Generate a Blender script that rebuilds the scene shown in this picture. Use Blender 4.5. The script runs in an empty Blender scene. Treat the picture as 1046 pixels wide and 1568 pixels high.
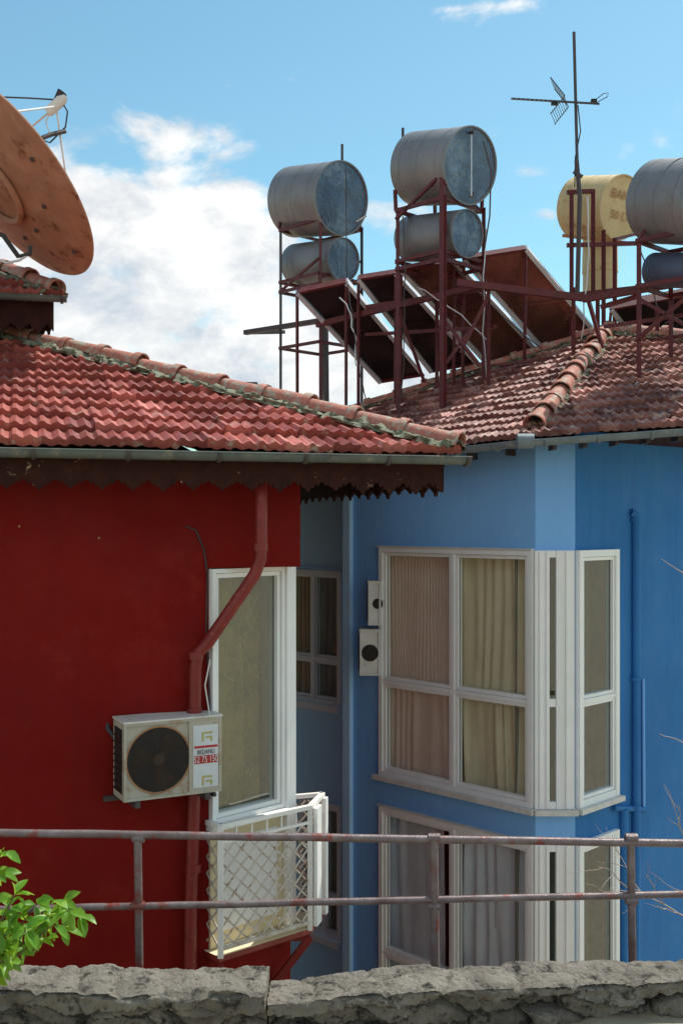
import bpy,bmesh,math,random
from mathutils import Vector,Matrix,noise
random.seed(7)
H=8.0; F=1650.; CX=523.; HY=800.
V=Vector
def P(px,py,Y): return V(((px-CX)/F*Y,Y,H+(HY-py)/F*Y))
scene=bpy.context.scene
# ---------------------------------------------------------------- materials
def nd(nt,t,**k):
    n=nt.nodes.new(t)
    for a,b in k.items(): setattr(n,a,b)
    return n
def ramp(nt,stops,fac):
    r=nd(nt,'ShaderNodeValToRGB'); e=r.color_ramp.elements
    while len(e)<len(stops): e.new(.5)
    for i,(p,c) in enumerate(stops):
        e[i].position=p; e[i].color=(c[0],c[1],c[2],1) if hasattr(c,'__len__') else (c,c,c,1)
    nt.links.new(fac,r.inputs[0]); return r.outputs[0]
def mixc(nt,a,b,fac,mode='MIX'):
    m=nd(nt,'ShaderNodeMix',data_type='RGBA',blend_type=mode)
    for s,v in ((m.inputs[0],fac),(m.inputs[6],a),(m.inputs[7],b)):
        if hasattr(v,'links'): nt.links.new(v,s)
        elif hasattr(v,'__len__'): s.default_value=(v[0],v[1],v[2],1)
        else: s.default_value=v
    return m.outputs[2]
def noi(nt,vec,scale,detail=6,rough=.6,dist=0):
    n=nd(nt,'ShaderNodeTexNoise'); n.inputs['Scale'].default_value=scale; n.inputs['Detail'].default_value=detail
    n.inputs['Roughness'].default_value=rough; n.inputs['Distortion'].default_value=dist
    nt.links.new(vec,n.inputs['Vector']); return n.outputs['Fac']
def pmat(name,c1,c2=None,scale=4,rough=.7,bump=.15,bscale=50,metal=0,stain=None,sth=(.55,.65),sscale=7,streak=None,sk=.55,stz=1.0,attr=False,spec=.4,bdist=.01,trans=None):
    m=bpy.data.materials.new(name); m.use_nodes=True; nt=m.node_tree
    b=nt.nodes['Principled BSDF']; b.inputs['Roughness'].default_value=rough; b.inputs['Metallic'].default_value=metal
    b.inputs['Specular IOR Level'].default_value=spec
    tc=nd(nt,'ShaderNodeTexCoord').outputs['Object']
    c2=c2 or tuple(x*.8 for x in c1)
    if attr:
        at=nd(nt,'ShaderNodeAttribute',attribute_name='Col').outputs['Fac']
        mid=tuple((x+y)/2 for x,y in zip(c1,c2))
        col=ramp(nt,[(0,c2),(.35,mid),(.8,c1),(1,tuple(min(1,x*1.25+.08) for x in c1))],at)
        d=noi(nt,tc,scale); col=mixc(nt,col,c2,ramp(nt,[(.42,0),(.75,.8)],d))
        f=noi(nt,tc,45,5,.7); col=mixc(nt,col,tuple(x*.45 for x in c2),ramp(nt,[(.53,0),(.70,.75)],f))
    else:
        col=ramp(nt,[(.3,c1),(.7,c2)],noi(nt,tc,scale))
    if streak:
        mp=nd(nt,'ShaderNodeMapping'); mp.inputs['Scale'].default_value=(7,7,.6); nt.links.new(tc,mp.inputs[0])
        col=mixc(nt,col,streak,ramp(nt,[(.5,0),(.8,sk)],noi(nt,mp.outputs[0],1.3,5)))
    if stain:
        mp=nd(nt,'ShaderNodeMapping'); mp.inputs['Scale'].default_value=(1,1,stz); nt.links.new(tc,mp.inputs[0])
        s=noi(nt,mp.outputs[0],sscale,8,.7); col=mixc(nt,col,stain,ramp(nt,[(sth[0],0),(sth[1],1)],s))
    nt.links.new(col,b.inputs['Base Color'])
    r=ramp(nt,[(.3,max(0,rough-.12)),(.7,min(1,rough+.12))],noi(nt,tc,scale*3)); nt.links.new(r,b.inputs['Roughness'])
    if bump:
        bp=nd(nt,'ShaderNodeBump'); bp.inputs['Strength'].default_value=bump; bp.inputs['Distance'].default_value=bdist
        nt.links.new(noi(nt,tc,bscale,8,.65),bp.inputs['Height']); nt.links.new(bp.outputs[0],b.inputs['Normal'])
    if trans:
        tr=nd(nt,'ShaderNodeBsdfTranslucent'); tr.inputs[0].default_value=(*trans,1); mx=nd(nt,'ShaderNodeMixShader'); mx.inputs[0].default_value=.45
        nt.links.new(b.outputs[0],mx.inputs[1]); nt.links.new(tr.outputs[0],mx.inputs[2]); nt.links.new(mx.outputs[0],nt.nodes['Material Output'].inputs[0])
    return m
def glassmat(name,tint,base=.04,gl=.9,k=.7):
    m=bpy.data.materials.new(name); m.use_nodes=True; nt=m.node_tree; nt.nodes.clear()
    o=nd(nt,'ShaderNodeOutputMaterial'); mx=nd(nt,'ShaderNodeMixShader'); t=nd(nt,'ShaderNodeBsdfTransparent'); g=nd(nt,'ShaderNodeBsdfGlossy')
    t.inputs[0].default_value=(*tint,1); g.inputs[0].default_value=(gl,gl,gl,1); g.inputs['Roughness'].default_value=.015
    lw=nd(nt,'ShaderNodeLayerWeight'); lw.inputs[0].default_value=.5
    pw=nd(nt,'ShaderNodeMath',operation='POWER'); pw.inputs[1].default_value=4; nt.links.new(lw.outputs['Facing'],pw.inputs[0])
    ad=nd(nt,'ShaderNodeMath',operation='MULTIPLY_ADD'); ad.inputs[1].default_value=k; ad.inputs[2].default_value=base; nt.links.new(pw.outputs[0],ad.inputs[0])
    bp=nd(nt,'ShaderNodeBump'); bp.inputs['Strength'].default_value=.12; bp.inputs['Distance'].default_value=.05
    tc=nd(nt,'ShaderNodeTexCoord').outputs['Object']; nt.links.new(noi(nt,tc,2.5,1),bp.inputs['Height']); nt.links.new(bp.outputs[0],g.inputs['Normal'])
    nt.links.new(ad.outputs[0],mx.inputs[0]); nt.links.new(t.outputs[0],mx.inputs[1]); nt.links.new(g.outputs[0],mx.inputs[2]); nt.links.new(mx.outputs[0],o.inputs[0])
    return m
M={}
M['red']=pmat('red_paint',(.215,.0075,.004),(.155,.005,.0035),.9,.75,.35,28,stain=(.28,.026,.014),sth=(.56,.9),sscale=1.6,streak=(.11,.005,.004),sk=.3,spec=.15)
M['redpipe']=pmat('red_pipe_paint',(.24,.027,.021),(.18,.017,.013),5,.42,.1,40,stain=(.36,.08,.06),sth=(.6,.7),sscale=12)
M['blue']=pmat('blue_paint',(.235,.50,.88),(.205,.455,.83),1.0,.8,.3,26,streak=(.165,.37,.68),sk=.4,stain=(.31,.57,.90),sth=(.6,.85),sscale=2.5,spec=.2)
M['blue_lifted']=pmat('blue_paint_lightened',(.50,.76,.97),(.44,.70,.94),1.2,.8,.2,30,spec=.2,streak=(.36,.6,.84),sk=.4)  # blue paint lightened in colour to offset shade in the gap between houses
M['blue_shaded']=pmat('blue_paint_shaded',(.036,.185,.45),(.028,.15,.385),1.0,.75,.3,26,streak=(.022,.115,.30),sk=.5,spec=.25)  # same blue paint with the right face's shade put into the colour
M['white']=pmat('white_upvc',(.90,.89,.86),(.85,.84,.81),5,.4,.05,30,streak=(.68,.66,.60),sk=.4)
M['whiteiron']=pmat('white_painted_iron',(.88,.85,.79),(.78,.75,.68),14,.5,.2,60,stain=(.38,.2,.1),sth=(.66,.72),sscale=18)
M['lattice']=pmat('lattice_iron',(.46,.38,.30),(.66,.61,.53),10,.6,.2,60,stain=(.28,.15,.08),sth=(.54,.62),sscale=14)
M['sill']=pmat('sill_stone',(.72,.69,.64),(.55,.53,.49),9,.8,.4,60)
M['fascia']=pmat('fascia_wood',(.050,.014,.010),(.024,.009,.007),9,.8,.5,40,stain=(.42,.29,.20),sth=(.635,.69),sscale=8,spec=.15)
M['gutter']=pmat('gutter_metal',(.13,.15,.135),(.07,.085,.078),6,.5,.15,40,stain=(.25,.21,.15),sth=(.58,.7))
M['guttery']=pmat('gutter_grey',(.20,.24,.26),(.13,.16,.175),6,.5,.15,40,stain=(.32,.31,.28),sth=(.58,.7))
M['tile']=pmat('clay_tile',(.47,.115,.082),(.21,.042,.032),3.2,.5,.6,55,attr=True,stain=(.42,.34,.25),sth=(.575,.68),sscale=7)
M['tile2']=pmat('old_clay_tile',(.40,.175,.135),(.13,.047,.042),4,.65,.6,55,attr=True,stain=(.56,.44,.38),sth=(.55,.68),sscale=7)
M['cap']=pmat('clay_ridge_tile',(.52,.20,.14),(.32,.11,.08),8,.7,.6,50,stain=(.38,.35,.27),sth=(.50,.60),sscale=14)
M['mortar']=pmat('mossy_mortar',(.30,.30,.22),(.09,.10,.055),18,.95,1,60,stain=(.48,.44,.33),sth=(.58,.66),sscale=30)
M['tank']=pmat('galvanised_tank',(.25,.25,.255),(.195,.195,.205),2,.48,.08,12,metal=.25,stain=(.165,.135,.12),sth=(.56,.8),sscale=3)
M['tankend']=pmat('galvanised_end_shaded',(.12,.165,.225),(.07,.10,.15),1.6,.28,.6,2.2,metal=.5,stain=(.20,.255,.32),sth=(.5,.62),sscale=1.8,bdist=.10)  # galvanised sheet with the end face's blue shade put into its colour
M['tankb']=pmat('blue_grey_tank',(.10,.115,.17),(.07,.085,.13),4,.55,.1,12,metal=.1)
M['yellow']=pmat('yellow_tank',(.66,.50,.26),(.55,.40,.19),3,.55,.1,12,stain=(.36,.15,.06),sth=(.58,.7),sscale=5)
M['orange']=pmat('rust_band',(.45,.21,.08),(.32,.13,.05),5,.6)
M['iron']=pmat('maroon_iron',(.14,.018,.019),(.075,.013,.014),12,.5,.3,60,stain=(.22,.085,.05),sth=(.60,.7),sscale=16)
M['irondk']=pmat('dark_iron',(.05,.042,.045),(.09,.07,.065),12,.5,.3,60)
M['alu']=pmat('aluminium_trim',(.70,.71,.72),(.57,.58,.60),8,.4,.05,40,metal=.2)
M['panel']=pmat('collector_back',(.07,.045,.043),(.035,.025,.028),2,.2,.2,3,metal=.6,bdist=.05)
M['panelr']=pmat('collector_back_reflection',(.34,.15,.115),(.15,.062,.052),1.5,.2,.25,2.5,metal=.7,streak=(.07,.035,.03),bdist=.06)  # collector back with the red roof's reflection put into its colour
M['dish']=pmat('rusty_dish',(.44,.21,.12),(.31,.15,.095),3,.72,.3,60,stain=(.18,.065,.028),sth=(.55,.65),sscale=5,streak=(.50,.31,.21))
M['rail']=pmat('railing_paint',(.24,.20,.20),(.12,.075,.07),7,.35,.4,70,metal=.2,stain=(.22,.045,.03),sth=(.54,.64),sscale=6)
M['acbody']=pmat('ac_casing',(.50,.46,.37),(.42,.375,.29),4,.55,.1,30,stain=(.33,.17,.065),sth=(.53,.68),sscale=5)
M['acwhite']=pmat('ac_white',(.74,.72,.66),(.60,.58,.52),4,.5,.1,30,stain=(.42,.33,.24),sth=(.58,.72),sscale=9)
M['black']=pmat('black_plastic',(.015,.015,.016),(.025,.025,.025),4,.6,.1)
M['grille']=pmat('grille_rust',(.06,.03,.016),(.022,.016,.011),8,.6,.3)
M['label']=pmat('label_white',(.70,.72,.72),(.60,.62,.62),8,.5,0)
M['labelred']=pmat('label_red',(.5,.03,.025),(.42,.03,.025),8,.5,0)
M['labelyel']=pmat('label_olive',(.50,.44,.16),(.42,.37,.13),8,.5,0)
M['curt1']=pmat('curtain_pink',(.90,.72,.58),(.82,.63,.50),2,.9,.3,120)
M['curt2']=pmat('curtain_beige',(.80,.71,.48),(.66,.58,.37),2,.9,.3,120)
M['curt3']=pmat('curtain_grey',(.78,.81,.84),(.62,.66,.70),2,.9,.3,120)
M['greenrefl']=pmat('pane_reflection_green',(.17,.20,.13),(.035,.05,.03),2.6,.9,.3,30)  # dark green sheet behind the panes, imitating their reflection by colour
M['curt5']=pmat('curtain_gold',(.44,.33,.09),(.07,.085,.045),2.0,.9,.3,30)  # gold curtain; its olive tone imitates reflection in the pane
M['curt6']=pmat('curtain_pale_green',(.50,.54,.48),(.34,.38,.33),2,.9,.3,60)
M['room']=pmat('room_wall',(.40,.37,.32),(.32,.29,.25),2,.9,0)
M['cream']=pmat('cream_panel',(.76,.66,.44),(.66,.56,.35),3,.7,.1)
M['stone']=pmat('rubble_stone',(.36,.325,.27),(.165,.145,.12),4.5,.95,1,30,stain=(.055,.05,.042),sth=(.53,.63),sscale=10,bdist=.05,spec=.15)
M['ground']=pmat('dry_ground',(.40,.34,.24),(.30,.26,.18),3,.95,.8,30,stain=(.2,.22,.1),sth=(.58,.68))
M['leaf']=pmat('leaf',(.13,.32,.025),(.07,.21,.018),20,.35,.2,40,stain=(.34,.52,.06),sth=(.55,.66),sscale=12,trans=(.42,.62,.05))
M['stem']=pmat('stem',(.14,.11,.06),(.09,.07,.04),9,.8,.4)
M['twig']=pmat('twig',(.50,.40,.31),(.34,.26,.19),9,.8,.3)
M['refltwig']=pmat('reflected_twig',(.56,.47,.26),(.24,.20,.11),9,.8,.3)  # colour of the strands that imitate reflected twigs
M['cable']=pmat('cable',(.03,.03,.03),(.05,.05,.05),4,.6,0)
M['glass']=glassmat('window_glass',(.95,.96,.95),.09)
M['glassd']=glassmat('window_glass_dark',(.8,.84,.8),.16)
# ---------------------------------------------------------------- mesh tools
class MB:
    def __init__(s): s.v=[];s.f=[];s.mi=[];s.mats=[]
    def m(s,k):
        mm=M[k]
        if mm not in s.mats: s.mats.append(mm)
        return s.mats.index(mm)
    def face(s,pts,k):
        b=len(s.v); s.v+= [V(p) for p in pts]; s.f.append(tuple(range(b,b+len(pts)))); s.mi.append(s.m(k))
    def hexa(s,p,k):
        b=len(s.v); s.v+=[V(q) for q in p]
        for f in ((0,1,2,3),(4,5,6,7),(0,1,5,4),(1,2,6,5),(2,3,7,6),(3,0,4,7)):
            s.f.append(tuple(b+i for i in f)); s.mi.append(s.m(k))
    def box(s,O,a,b_,c,k):
        O=V(O); s.hexa([O,O+a,O+a+b_,O+b_,O+c,O+a+c,O+a+b_+c,O+b_+c],k)
    def beam(s,a,b,w,h,k,up=V((0,0,1))):
        a=V(a);b=V(b);d=(b-a).normalized()
        if abs(d.dot(up))>.95: up=V((.7,.7,0))
        x=d.cross(up).normalized(); y=x.cross(d)
        s.hexa([a-x*w/2-y*h/2,a+x*w/2-y*h/2,a+x*w/2+y*h/2,a-x*w/2+y*h/2,b-x*w/2-y*h/2,b+x*w/2-y*h/2,b+x*w/2+y*h/2,b-x*w/2+y*h/2],k)
    def angle(s,a,b,w,k,t=.006,fl=1):
        a=V(a);b=V(b);d=(b-a).normalized(); up=V((0,0,1)) if abs(d.z)<.9 else V((.7,-.7,0))
        x=d.cross(up).normalized()*fl; y=x.cross(d)
        s.box(a,b-a,x*w,y*t,k); s.box(a+y*t,b-a,x*t,y*w,k)
    def tube(s,pts,r,k,seg=10,caps=True):
        pts=[V(p) for p in pts]; n=len(pts); rr=r if hasattr(r,'__len__') else [r]*n
        base=len(s.v); px=None
        for i,p in enumerate(pts):
            d=(pts[min(i+1,n-1)]-pts[max(i-1,0)]).normalized()
            if px is None:
                u=V((0,0,1)) if abs(d.z)<.9 else V((1,0,0)); px=d.cross(u).normalized()
            else:
                px=(px-d*px.dot(d)).normalized()
            py=d.cross(px)
            for j in range(seg):
                t=2*math.pi*j/seg; s.v.append(p+(px*math.cos(t)+py*math.sin(t))*rr[i])
        for i in range(n-1):
            for j in range(seg):
                j2=(j+1)%seg; s.f.append((base+i*seg+j,base+i*seg+j2,base+(i+1)*seg+j2,base+(i+1)*seg+j)); s.mi.append(s.m(k))
        if caps:
            s.f.append(tuple(base+j for j in range(seg))); s.mi.append(s.m(k))
            s.f.append(tuple(base+(n-1)*seg+j for j in range(seg))); s.mi.append(s.m(k))
    def build(s,name,parent=None,ang=35,recalc=True):
        me=bpy.data.meshes.new(name); me.from_pydata([tuple(v) for v in s.v],[],s.f)
        for mm in s.mats: me.materials.append(mm)
        me.polygons.foreach_set('material_index',s.mi)
        if recalc:
            bm=bmesh.new(); bm.from_mesh(me); bmesh.ops.recalc_face_normals(bm,faces=bm.faces); bm.to_mesh(me); bm.free()
        me.polygons.foreach_set('use_smooth',[True]*len(me.polygons)); me.set_sharp_from_angle(angle=math.radians(ang))
        o=bpy.data.objects.new(name,me); scene.collection.objects.link(o)
        if parent: o.parent=parent
        return o
def empty(name):
    o=bpy.data.objects.new(name,None); o.empty_display_size=.2; scene.collection.objects.link(o); return o
class WF:
    def __init__(s,O,u,n): s.O=V((O[0],O[1],0)); s.u=V((u[0],u[1],0)).normalized(); s.n=V((n[0],n[1],0)).normalized()
    def pt(s,a,z,d=0): p=s.O+s.u*a+s.n*d; return V((p.x,p.y,z))
    def a(s,px): k=(px-CX)/F; return (k*s.O.y-s.O.x)/(s.u.x-k*s.u.y)
    def z(s,px,py): a=s.a(px); Y=s.O.y+s.u.y*a; return H+(HY-py)/F*Y
    def box(s,mb,a0,a1,z0,z1,d0,d1,k): mb.box(s.pt(a0,z0,d0),s.u*(a1-a0),s.n*(d1-d0),V((0,0,z1-z0)),k)
    def wall(s,mb,a0,a1,z0,z1,ops,k,depth=.14):
        xs=sorted({a0,a1}|{o[0] for o in ops}|{o[1] for o in ops}); zs=sorted({z0,z1}|{o[2] for o in ops}|{o[3] for o in ops})
        xs=[x for x in xs if a0<=x<=a1]; zs=[z for z in zs if z0<=z<=z1]
        for i in range(len(xs)-1):
            for j in range(len(zs)-1):
                cx=(xs[i]+xs[i+1])/2; cz=(zs[j]+zs[j+1])/2
                if any(o[0]<cx<o[1] and o[2]<cz<o[3] for o in ops): continue
                mb.face([s.pt(xs[i],zs[j]),s.pt(xs[i+1],zs[j]),s.pt(xs[i+1],zs[j+1]),s.pt(xs[i],zs[j+1])],k)
        for o in ops:
            c=[(o[0],o[2]),(o[1],o[2]),(o[1],o[3]),(o[0],o[3])]
            for q in range(4):
                A=c[q];B=c[(q+1)%4]; mb.face([s.pt(A[0],A[1]),s.pt(B[0],B[1]),s.pt(B[0],B[1],-depth),s.pt(A[0],A[1],-depth)],k)
    def window(s,fr,gl,a0,a1,z0,z1,cols,rows,fw=.05,glass='glass',k='white',d0=-.05,d1=.035):
        s.box(fr,a0,a0+fw,z0,z1,d0,d1,k); s.box(fr,a1-fw,a1,z0,z1,d0,d1,k)
        s.box(fr,a0+fw,a1-fw,z1-fw,z1,d0,d1-.002,k); s.box(fr,a0+fw,a1-fw,z0,z0+fw,d0,d1-.002,k)
        xs=[a0+fw]+list(cols)+[a1-fw]; zs=[z0+fw]+list(rows)+[z1-fw]
        mw=.02
        for c in cols: s.box(fr,c-mw,c+mw,z0+fw,z1-fw,d0,d1-.006,k)
        for r in rows:
            for i in range(len(xs)-1):
                l=xs[i]+(mw if i else 0); h=xs[i+1]-(mw if i<len(xs)-2 else 0); s.box(fr,l,h,r-mw,r+mw,d0,d1-.008,k)
        sw=.035
        for i in range(len(xs)-1):
            for j in range(len(zs)-1):
                l=xs[i]+(mw if i else 0)+.004; h=xs[i+1]-(mw if i<len(xs)-2 else 0)-.004
                b=zs[j]+(mw if j else 0)+.004; t=zs[j+1]-(mw if j<len(zs)-2 else 0)-.004
                if h-l<.13: sw2=.008
                else: sw2=sw
                D0,D1=d0+.01,d1-.02
                s.box(fr,l,l+sw2,b,t,D0,D1,k); s.box(fr,h-sw2,h,b,t,D0,D1,k)
                s.box(fr,l+sw2,h-sw2,t-sw2,t,D0,D1-.002,k); s.box(fr,l+sw2,h-sw2,b,b+sw2,D0,D1-.002,k)
                gm=(D0+D1)/2
                for (aa,bb,cc,dd_) in ((l+sw2-.001,l+sw2+.005,b+sw2,t-sw2),(h-sw2-.005,h-sw2+.001,b+sw2,t-sw2)):
                    s.box(fr,aa,bb,cc,dd_,gm+.003,gm+.008,'black')
                gl.face([s.pt(l+sw2,b+sw2,gm),s.pt(h-sw2,b+sw2,gm),s.pt(h-sw2,t-sw2,gm),s.pt(l+sw2,t-sw2,gm)],glass)
    def curtain(s,mb,a0,a1,z0,z1,k,d=-.16,amp=.02,wl=.09,seed=0):
        n=max(8,int((a1-a0)/.010)); b=len(mb.v); R=9
        for i in range(n+1):
            a=a0+(a1-a0)*i/n
            for j in range(R):
                z=z0+(z1-z0)*j/(R-1)
                ph=noise.noise(V((a*2.6,seed,z*.35)))*8
                mb.v.append(s.pt(a,z,d+amp*math.sin(a/wl*6.283+ph)*(.6+.8*abs(noise.noise(V((a*4,seed+9,z)))))+amp*1.1*noise.noise(V((a*9,seed+3,z*.8)))))
        for i in range(n):
            for j in range(R-1):
                q=b+i*R+j; mb.f.append((q,q+R,q+R+1,q+1)); mb.mi.append(mb.m(k))
    def room(s,mb,a0,a1,z0,z1,dp=1.2,k='room',d=-.06):
        p=lambda a,z,dd:s.pt(a,z,dd)
        mb.face([p(a0,z0,-dp),p(a1,z0,-dp),p(a1,z1,-dp),p(a0,z1,-dp)],k)
        for A,B in (((a0,z0),(a1,z0)),((a1,z0),(a1,z1)),((a1,z1),(a0,z1)),((a0,z1),(a0,z0))):
            mb.face([p(A[0],A[1],d),p(B[0],B[1],d),p(B[0],B[1],-dp),p(A[0],A[1],-dp)],k)
def tiles(name,poly,parent,mat,tw=.2,pitch=.36,amp=.028,lip=.048,seed=1):
    rnd=random.Random(seed)
    p0,p1=poly[0],poly[1]; u=(p1-p0).normalized(); n=(p1-p0).cross(poly[2]-p0).normalized()
    if n.z<0:n=-n
    v=n.cross(u)
    if v.z<0:v=-v
    us=[(q-p0).dot(u) for q in poly]; vs=[(q-p0).dot(v) for q in poly]
    u0,u1,vmax=min(us)-.02,max(us)+.02,max(vs)
    du=tw/8; nu=int((u1-u0)/du)+1; nv=int(vmax/pitch)+2
    bm=bmesh.new(); cl=bm.loops.layers.float_color.new('Col')
    for i in range(nv):
        rows=[]; tv={}
        for j in range(nu+1):
            uu=u0+j*du; ti=int(math.floor(j/8))
            r=amp*(.5+.5*math.cos(2*math.pi*uu/(tw/2)))**1.4
            if j%8==0: r+=amp*.35
            if ti not in tv: tv[ti]=(rnd.uniform(-.008,.012),rnd.uniform(-.024,.024),rnd.random())
            dz,dv,_=tv[ti]
            va=-.03+i*pitch+dv; vb=-.03+(i+1)*pitch+.035
            base=p0+u*uu
            sag=.020*noise.noise(V((uu*.8,i*.5,seed)))
            rows.append((bm.verts.new(base+v*(va+.006)+n*(r*.6-.012+sag)),bm.verts.new(base+v*va+n*(r+lip+dz+sag)),bm.verts.new(base+v*vb+n*(r+.001+sag))))
        for j in range(nu):
            c=tv[int(math.floor(j/8))][2]
            A,B=rows[j],rows[j+1]
            for q in ((A[0],B[0],B[1],A[1]),(A[1],B[1],B[2],A[2])):
                f=bm.faces.new(q); f.smooth=True
                for l in f.loops: l[cl]=(c,c,c,1)
    cen=sum(poly,V((0,0,0)))/len(poly)
    for i in range(1,len(poly)):
        a,b=poly[i],poly[(i+1)%len(poly)]
        o=(b-a).cross(n).normalized()
        if o.dot(cen-a)>0:o=-o
        bmesh.ops.bisect_plane(bm,geom=bm.verts[:]+bm.edges[:]+bm.faces[:],plane_co=a,plane_no=o,clear_outer=True)
    bmesh.ops.recalc_face_normals(bm,faces=bm.faces)
    me=bpy.data.meshes.new(name); bm.to_mesh(me); bm.free(); me.materials.append(M[mat]); me.set_sharp_from_angle(angle=math.radians(40))
    o=bpy.data.objects.new(name,me); scene.collection.objects.link(o); o.parent=parent
    return o
def caps(mb,a,b,sp,r,k='cap',seed=0,mort=True,mw=1.3):
    rnd=random.Random(seed); a=V(a);b=V(b); d=(b-a).normalized(); L=(b-a).length; n=max(1,int(round(L/sp))); sp=L/n
    x=d.cross(V((0,0,1))).normalized(); z=x.cross(d)
    if z.z<0:z=-z
    if mort:
        N=int(L/.025); base=len(mb.v); S=11
        for i in range(N+1):
            p=a+d*(L*i/N)
            for j in range(S):
                t=math.pi*j/(S-1); rr=r*(1.15+.8*noise.noise(V((i*.25,j*.7,seed)))+.35*noise.noise(V((i*.9,j*1.7,seed))))
                mb.v.append(p+x*math.cos(t)*rr*mw+z*(math.sin(t)*rr*.66-.05))
        for i in range(N):
            for j in range(S-1):
                q=base+i*S+j; mb.f.append((q,q+1,q+1+S,q+S)); mb.mi.append(mb.m('mortar'))
    for i in range(n):
        s0=i*sp-.02; s1=(i+1)*sp+.05; jx=rnd.uniform(-.014,.014); jz=rnd.uniform(-.012,.014)
        prof=[(s0,r*1.26),(s0+.075,r*1.26),(s0+.08,r*1.03),(s1,r*.88)]
        for th in (0,-.014):
            base=len(mb.v); S=13
            for (ss,rr) in prof:
                for j in range(S):
                    t=math.pi*(-.04+1.08*j/(S-1)); mb.v.append(a+d*ss+x*(math.cos(t)*(rr+th)+jx)+z*(math.sin(t)*(rr+th)+jz+.012))
            for q in range(3):
                for j in range(S-1):
                    w=base+q*S+j; mb.f.append((w,w+1,w+1+S,w+S)); mb.mi.append(mb.m(k))
            if th==0: b0=base
            else:
                for j in range(S-1): mb.f.append((b0+j,b0+j+1,base+j+1,base+j)); mb.mi.append(mb.m(k))
def gutter(mb,a,b,r,k,brk='irondk',sp=.65,off=.2):
    a=V(a);b=V(b);d=(b-a).normalized();L=(b-a).length;x=d.cross(V((0,0,1))).normalized()
    def sect(s0,s1,r0,r1,k):
        S=11
        base=len(mb.v)
        for ss in (s0,s1):
            for rr in (r0,r1):
                for j in range(S):
                    t=math.pi+math.pi*j/(S-1); mb.v.append(a+d*ss+x*math.cos(t)*rr+V((0,0,math.sin(t)*rr)))
        def q(s,l,j): return base+(s*2+l)*S+j
        for j in range(S-1):
            for l in (0,1): mb.f.append((q(0,l,j),q(0,l,j+1),q(1,l,j+1),q(1,l,j))); mb.mi.append(mb.m(k))
            for s_ in (0,1): mb.f.append((q(s_,0,j),q(s_,0,j+1),q(s_,1,j+1),q(s_,1,j))); mb.mi.append(mb.m(k))
        for j in (0,S-1): mb.f.append((q(0,0,j),q(0,1,j),q(1,1,j),q(1,0,j))); mb.mi.append(mb.m(k))
    sect(0,L,r,r*.93,k)
    for sg in (1,-1): mb.tube([a+x*sg*r,b+x*sg*r],.008,k,6)
    for q in range(2):
        p=a if q==0 else b; mb.face([p+x*math.cos(math.pi+math.pi*j/10)*r+V((0,0,math.sin(math.pi+math.pi*j/10)*r)) for j in range(11)],k)
    s=off
    while s<L: sect(s,s+.028,r+.014,r+.002,brk); s+=sp
def solve_plane(px,py,p0,n):
    d=V(((px-CX)/F,1,(HY-py)/F)); o=V((0,0,H)); t=(p0-o).dot(n)/d.dot(n); return o+d*t
def zplane(x,y,p0,n): return p0.z-((x-p0.x)*n.x+(y-p0.y)*n.y)/n.z
# ================================================================= RED HOUSE
red=empty('red_house')
th=math.radians(16.6); r_=V((math.cos(th),math.sin(th),0)); b_=V((-math.sin(th),math.cos(th),0))
EC=P(697,692,8.7); EL=EC-r_*9
T=3.9; up=V((0,0,.374))
HT=EC+(b_-r_+up)*T; HL=EL+(b_+up)*T
EB=EC+b_*2*T; 
tiles('roof_tiles_front',[EL,EC,HT,HL],red,'tile',pitch=.34,seed=2)
tiles('roof_tiles_side',[EC,EB,HT],red,'tile',pitch=.34,seed=3)
mb=MB()
EBL=EL+b_*2*T
mb.face([EBL,EB,HT,HL],'tile'); mb.face([EC-V((0,0,.03)),EL-V((0,0,.03)),EBL-V((0,0,.03)),EB-V((0,0,.03))],'fascia')
mb.build('roof_back_and_soffit',red)
mb=MB(); caps(mb,EC+V((0,0,.06))-(b_-r_)*.02,HT+V((0,0,.06)),.47,.085,seed=4,mw=1.75); caps(mb,HT+V((0,0,.06)),HL+V((0,0,.07)),.45,.085,seed=5)
mb.build('ridge_tiles',red)
mb=MB()
g0=EC+r_*.10-b_*.05-V((0,0,.045)); gutter(mb,EL-b_*.05-V((0,0,.045)),g0,.062,'gutter',off=.35,sp=.67)
mb.build('gutter',red)
def fascia(mb,A,B,n,ztop,zb,period,seed=0,t=.022,scale=1.0):
    A=V(A);B=V(B);L=(B-A).length;u=(B-A)/L; rnd=random.Random(seed); N=int(L/.006)
    br=[rnd.uniform(.65,1.1) for _ in range(int(L/period)+3)]
    pr=[]
    for i in range(N+1):
        s=i/N*L; c=s/period; f=c-math.floor(c); k=br[int(c)]
        w=abs(2*f-1)
        dz=.06*k*(max(0,1-(w/.86)**2)**.5 if w<.86 else 0)
        if w<.2: dz+=.035*k*(1-(w/.2)**2)
        if .5<w<.62: dz-=.022
        pr.append((s,dz*scale))
    for (s0,d0),(s1,d1) in zip(pr[:-1],pr[1:]):
        a=A+u*s0;b=A+u*s1
        q=[V((a.x,a.y,zb-d0)),V((b.x,b.y,zb-d1)),V((b.x,b.y,ztop)),V((a.x,a.y,ztop))]
        mb.face(q,'fascia'); q2=[p+n*t for p in q]; mb.face(q2,'fascia'); mb.face([q[0],q[1],q2[1],q2[0]],'fascia')
    for p in (A,B): mb.face([V((p.x,p.y,zb)),V((p.x,p.y,ztop)),V((p.x,p.y,ztop))+n*t,V((p.x,p.y,zb))+n*t],'fascia')
mb=MB(); fb=EC+b_*.07-r_*.07; fz=EC.z-.03
fascia(mb,fb-r_*8.9,fb,b_,fz,fz-.225,.225,1)
fascia(mb,fb,fb+b_*7.5,-r_,fz,fz-.225,.3,2)
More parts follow.
